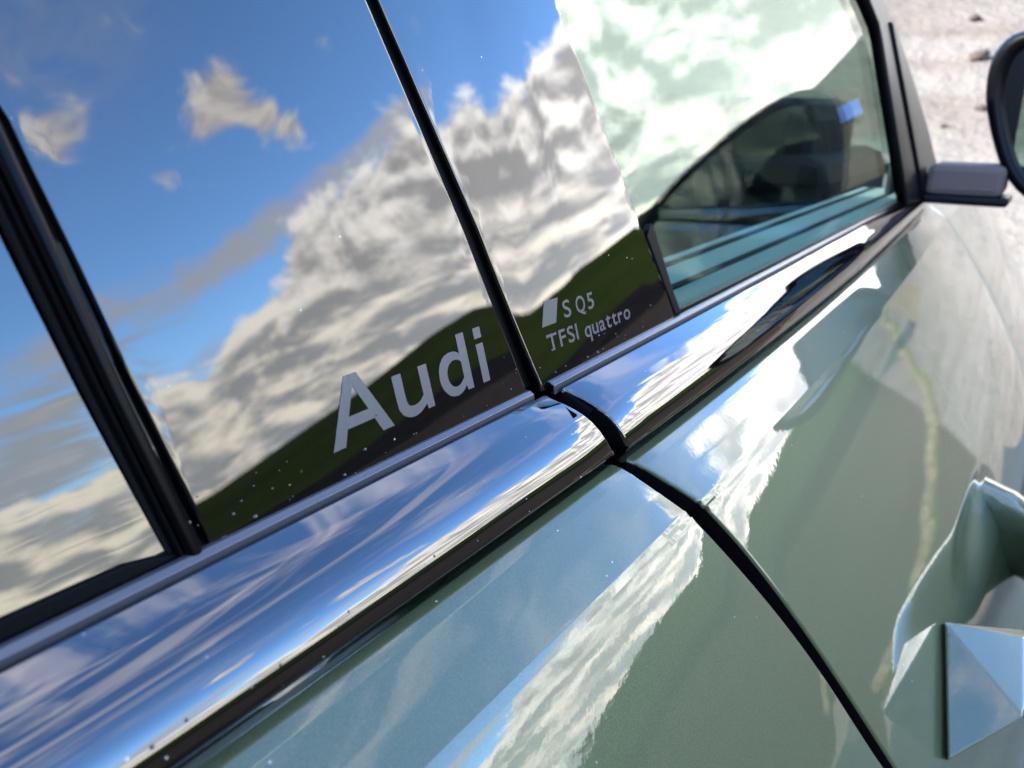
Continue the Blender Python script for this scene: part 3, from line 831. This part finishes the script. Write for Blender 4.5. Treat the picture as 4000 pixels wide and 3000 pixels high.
wheel_c = Vector((1.06, .60, .98)); wax = Vector((-.90, 0, .42)).normalized(); wu = Vector((0, 1, 0)); wv = wax.cross(wu)
swheel = tube('steering_wheel', [wheel_c + (wu * math.cos(i * math.pi / 20) + wv * math.sin(i * math.pi / 20)) * .185 for i in range(41)], .016, M['dashblack'], car, 10, 1.0, tuple(wax))
box('hub', wheel_c - Vector((.03, .07, .06)), wheel_c + Vector((.03, .07, .06)), M['dashblack'], swheel, .02)
tube('column', [wheel_c, wheel_c - wax * .28], .035, M['dashblack'], swheel)
for y in (.62, 1.32):
    st = box('seat', (.05, y - .24, .42), (.55, y + .24, .60), M['dashblack'], car, .05)
    box('backrest', (-.12, y - .24, .5), (.06, y + .24, 1.18), M['dashblack'], st, .05)
    box('headrest', (-.12, y - .13, 1.22), (-.02, y + .13, 1.40), M['dashblack'], st, .04)
box('sail_panel', W_(1080, 182, -104), W_(1240, 190, -58), M['teal_light'], front_door, .003)
box('door_lining', W_(150, 168, -140), W_(1300, 262, -116), M['teal_light'], front_door, .004)
box('lining_groove', W_(150, 203, -117), W_(1300, 209, -114.5), M['dashblack'], front_door, 0)
box('lining_groove', W_(150, 240, -117), W_(1300, 246, -114.5), M['dashblack'], front_door, 0)
fender_cut = table([(-100, 1336), (-720, 1337)])
def warp_e(x, y, z):
    y2, z2 = warp_f0(min(x, 1330), y, z); t = max(0, x - 1330) / 1000.
    return y2 + 40 * t * t + 10 * t, z2 - 30 * t
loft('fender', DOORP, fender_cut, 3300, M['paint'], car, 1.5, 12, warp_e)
# tail of the car side
sheet('rear_wing', [(-.9, .10, .62), (-.9, .156, 1.05), (-1.75, .26, 1.05), (-1.75, .2, .62)][::-1], M['paint'], car)

# ------------------------------------------------------------------ the photographer, bent over the phone (seen in the wing mirror)
def skin_body(name, chains, m, parent=None, sub=1):
    """chains: list of lists of (pos, radius); chains share joints by equal position"""
    vs, rr, es, ix = [], [], [], {}
    for ch in chains:
        prev = None
        for p, r in ch:
            key = tuple(round(c, 4) for c in p)
            if key not in ix: ix[key] = len(vs); vs.append(p); rr.append(r)
            if prev is not None: es.append((prev, ix[key]))
            prev = ix[key]
    me = bpy.data.meshes.new(name); me.from_pydata(vs, es, []); me.update()
    o = bpy.data.objects.new(name, me); COL.objects.link(o)
    md = o.modifiers.new('s', 'SKIN'); md.use_smooth_shade = True
    sv = me.skin_vertices[0].data
    for i, r in enumerate(rr): sv[i].radius = (r, r); sv[i].use_root = (i == 0)
    sb = o.modifiers.new('d', 'SUBSURF'); sb.levels = sub; sb.render_levels = sub
    me.materials.append(m)
    if parent is not None: o.parent = parent; o.matrix_parent_inverse = Matrix.Translation(-world_loc(parent))
    return o
ph = empty('phone', Vector((0, 0, HC)) - Fw * .011, 'dark phone held up by the person beside the car', 'phone')
def ph_box(name, a, b, m):
    bm = bmesh.new(); bmesh.ops.create_cube(bm, size=1)
    for v in bm.verts:
        l = [(v.co[i] + .5) * (b[i] - a[i]) + a[i] for i in range(3)]
        v.co = Rt * l[0] + Up * l[1] + Fw * l[2]
    bmesh.ops.bevel(bm, geom=bm.edges[:], offset=.002, segments=2, profile=.5, affect='EDGES')
    me = bpy.data.meshes.new(name); bm.to_mesh(me); bm.free(); me.materials.append(m)
    o = bpy.data.objects.new(name, me); COL.objects.link(o); o.parent = ph; return o
ph_box('body', (-.03, -.045, -.009), (.13, .032, 0), M['rubber'])
per = empty('person', (-.62, -.42, 0), 'person in a dark jacket bending towards the car with a phone', 'person')
c0 = Vector((0, 0, HC))
heading = Vector((math.cos(rad(YAW)), math.sin(rad(YAW)), 0)); side = Vector((math.sin(rad(YAW)), -math.cos(rad(YAW)), 0))
def B(f, s_, z): q = heading * f + side * s_; return (q.x, q.y, z)
pel = B(-.86, .03, .93)
neck = B(-.50, .04, 1.28)
tors = [(pel, .155), (B(-.78, .03, 1.03), .15), (B(-.66, .04, 1.16), .165), (B(-.56, .04, 1.24), .13), (neck, .06), (B(-.44, .04, 1.33), .062)]
chains = [tors]
for s_ in (-1, 1):
    hand = B(-.03 - .02, .05 + s_ * .085, HC - .03)
    chains.append([(B(-.56, .04, 1.24), .13), (B(-.55, .04 + s_ * .19, 1.23), .062), (B(-.40, .05 + s_ * .25, 1.02), .048), (B(-.14, .05 + s_ * .13, HC - .10), .034)])
    chains.append([(pel, .155), (B(-.87, .03 + s_ * .10, .86), .105), (B(-.82, .03 + s_ * .13, .48), .07), (B(-.90, .03 + s_ * .13, .10), .048), (B(-.88, .03 + s_ * .13, .06), .05), (B(-.72, .03 + s_ * .15, .045), .042)])
skin_body('body', chains, M['jacket'], per, 2)
for s_ in (-1, 1):
    w = B(-.14, .05 + s_ * .13, HC - .10); pm = B(-.075, .05 + s_ * .115, HC - .055)
    hc = [[(w, .026), (pm, .027)]]
    for k in range(4):
        z = HC - .055 + .020 * (k - 1.0)
        hc.append([(pm, .027), (B(-.045, .05 + s_ * (.118 - .004 * k), z + .012), .010), (B(-.022, .05 + s_ * (.102 - .004 * k), z + .020), .009), (B(-.014, .05 + s_ * (.080 - .003 * k), z + .024), .008)])
    hc.append([(pm, .027), (B(-.07, .05 + s_ * .085, HC - .040), .011), (B(-.05, .05 + s_ * .065, HC - .022), .009)])
    skin_body('hand', hc, M['skin'], per, 1)
bm = bmesh.new(); bmesh.ops.create_uvsphere(bm, u_segments=24, v_segments=18, radius=1)
hd = Vector(B(-.36, .04, 1.40)); dn = (heading * .94 + Vector((0, 0, -.34))).normalized(); up2 = side.cross(dn).normalized() * -1
up2 = up2 if up2.z > 0 else -up2
for v in bm.verts:
    f, l, u = v.co.x, v.co.y, v.co.z
    wid = .075 * (1 - .22 * max(0, -u)); dep = .098
    x = f * dep + (.014 * math.exp(-((l / .16) ** 2 + ((u + .12) / .16) ** 2)) if f > 0 else 0) - (.006 * math.exp(-(((abs(l) - .36) / .16) ** 2 + ((u - .12) / .12) ** 2)) if f > 0 else 0)
    v.co = hd + dn * x + side * (l * wid) + up2 * (u * .118)
me = bpy.data.meshes.new('head'); bm.to_mesh(me); bm.free(); me.materials.append(M['skin'])
for p in me.polygons: p.use_smooth = True
head = bpy.data.objects.new('head', me); COL.objects.link(head); head.parent = per; head.matrix_parent_inverse = Matrix.Translation(-world_loc(per))
bm = bmesh.new(); bmesh.ops.create_uvsphere(bm, u_segments=24, v_segments=18, radius=1)
bmesh.ops.delete(bm, geom=[f for f in bm.faces if f.calc_center_median().x > .35 + .6 * 0 and f.calc_center_median().z < .52 or f.calc_center_median().z < -.45], context='FACES')
for v in bm.verts: v.co = hd + dn * (v.co.x * .106 - .004) + side * (v.co.y * .083) + up2 * (v.co.z * .126 + .004)
me = bpy.data.meshes.new('hair'); bm.to_mesh(me); bm.free(); me.materials.append(M['hair'])
for p in me.polygons: p.use_smooth = True
hr = bpy.data.objects.new('hair', me); COL.objects.link(hr); hr.parent = head
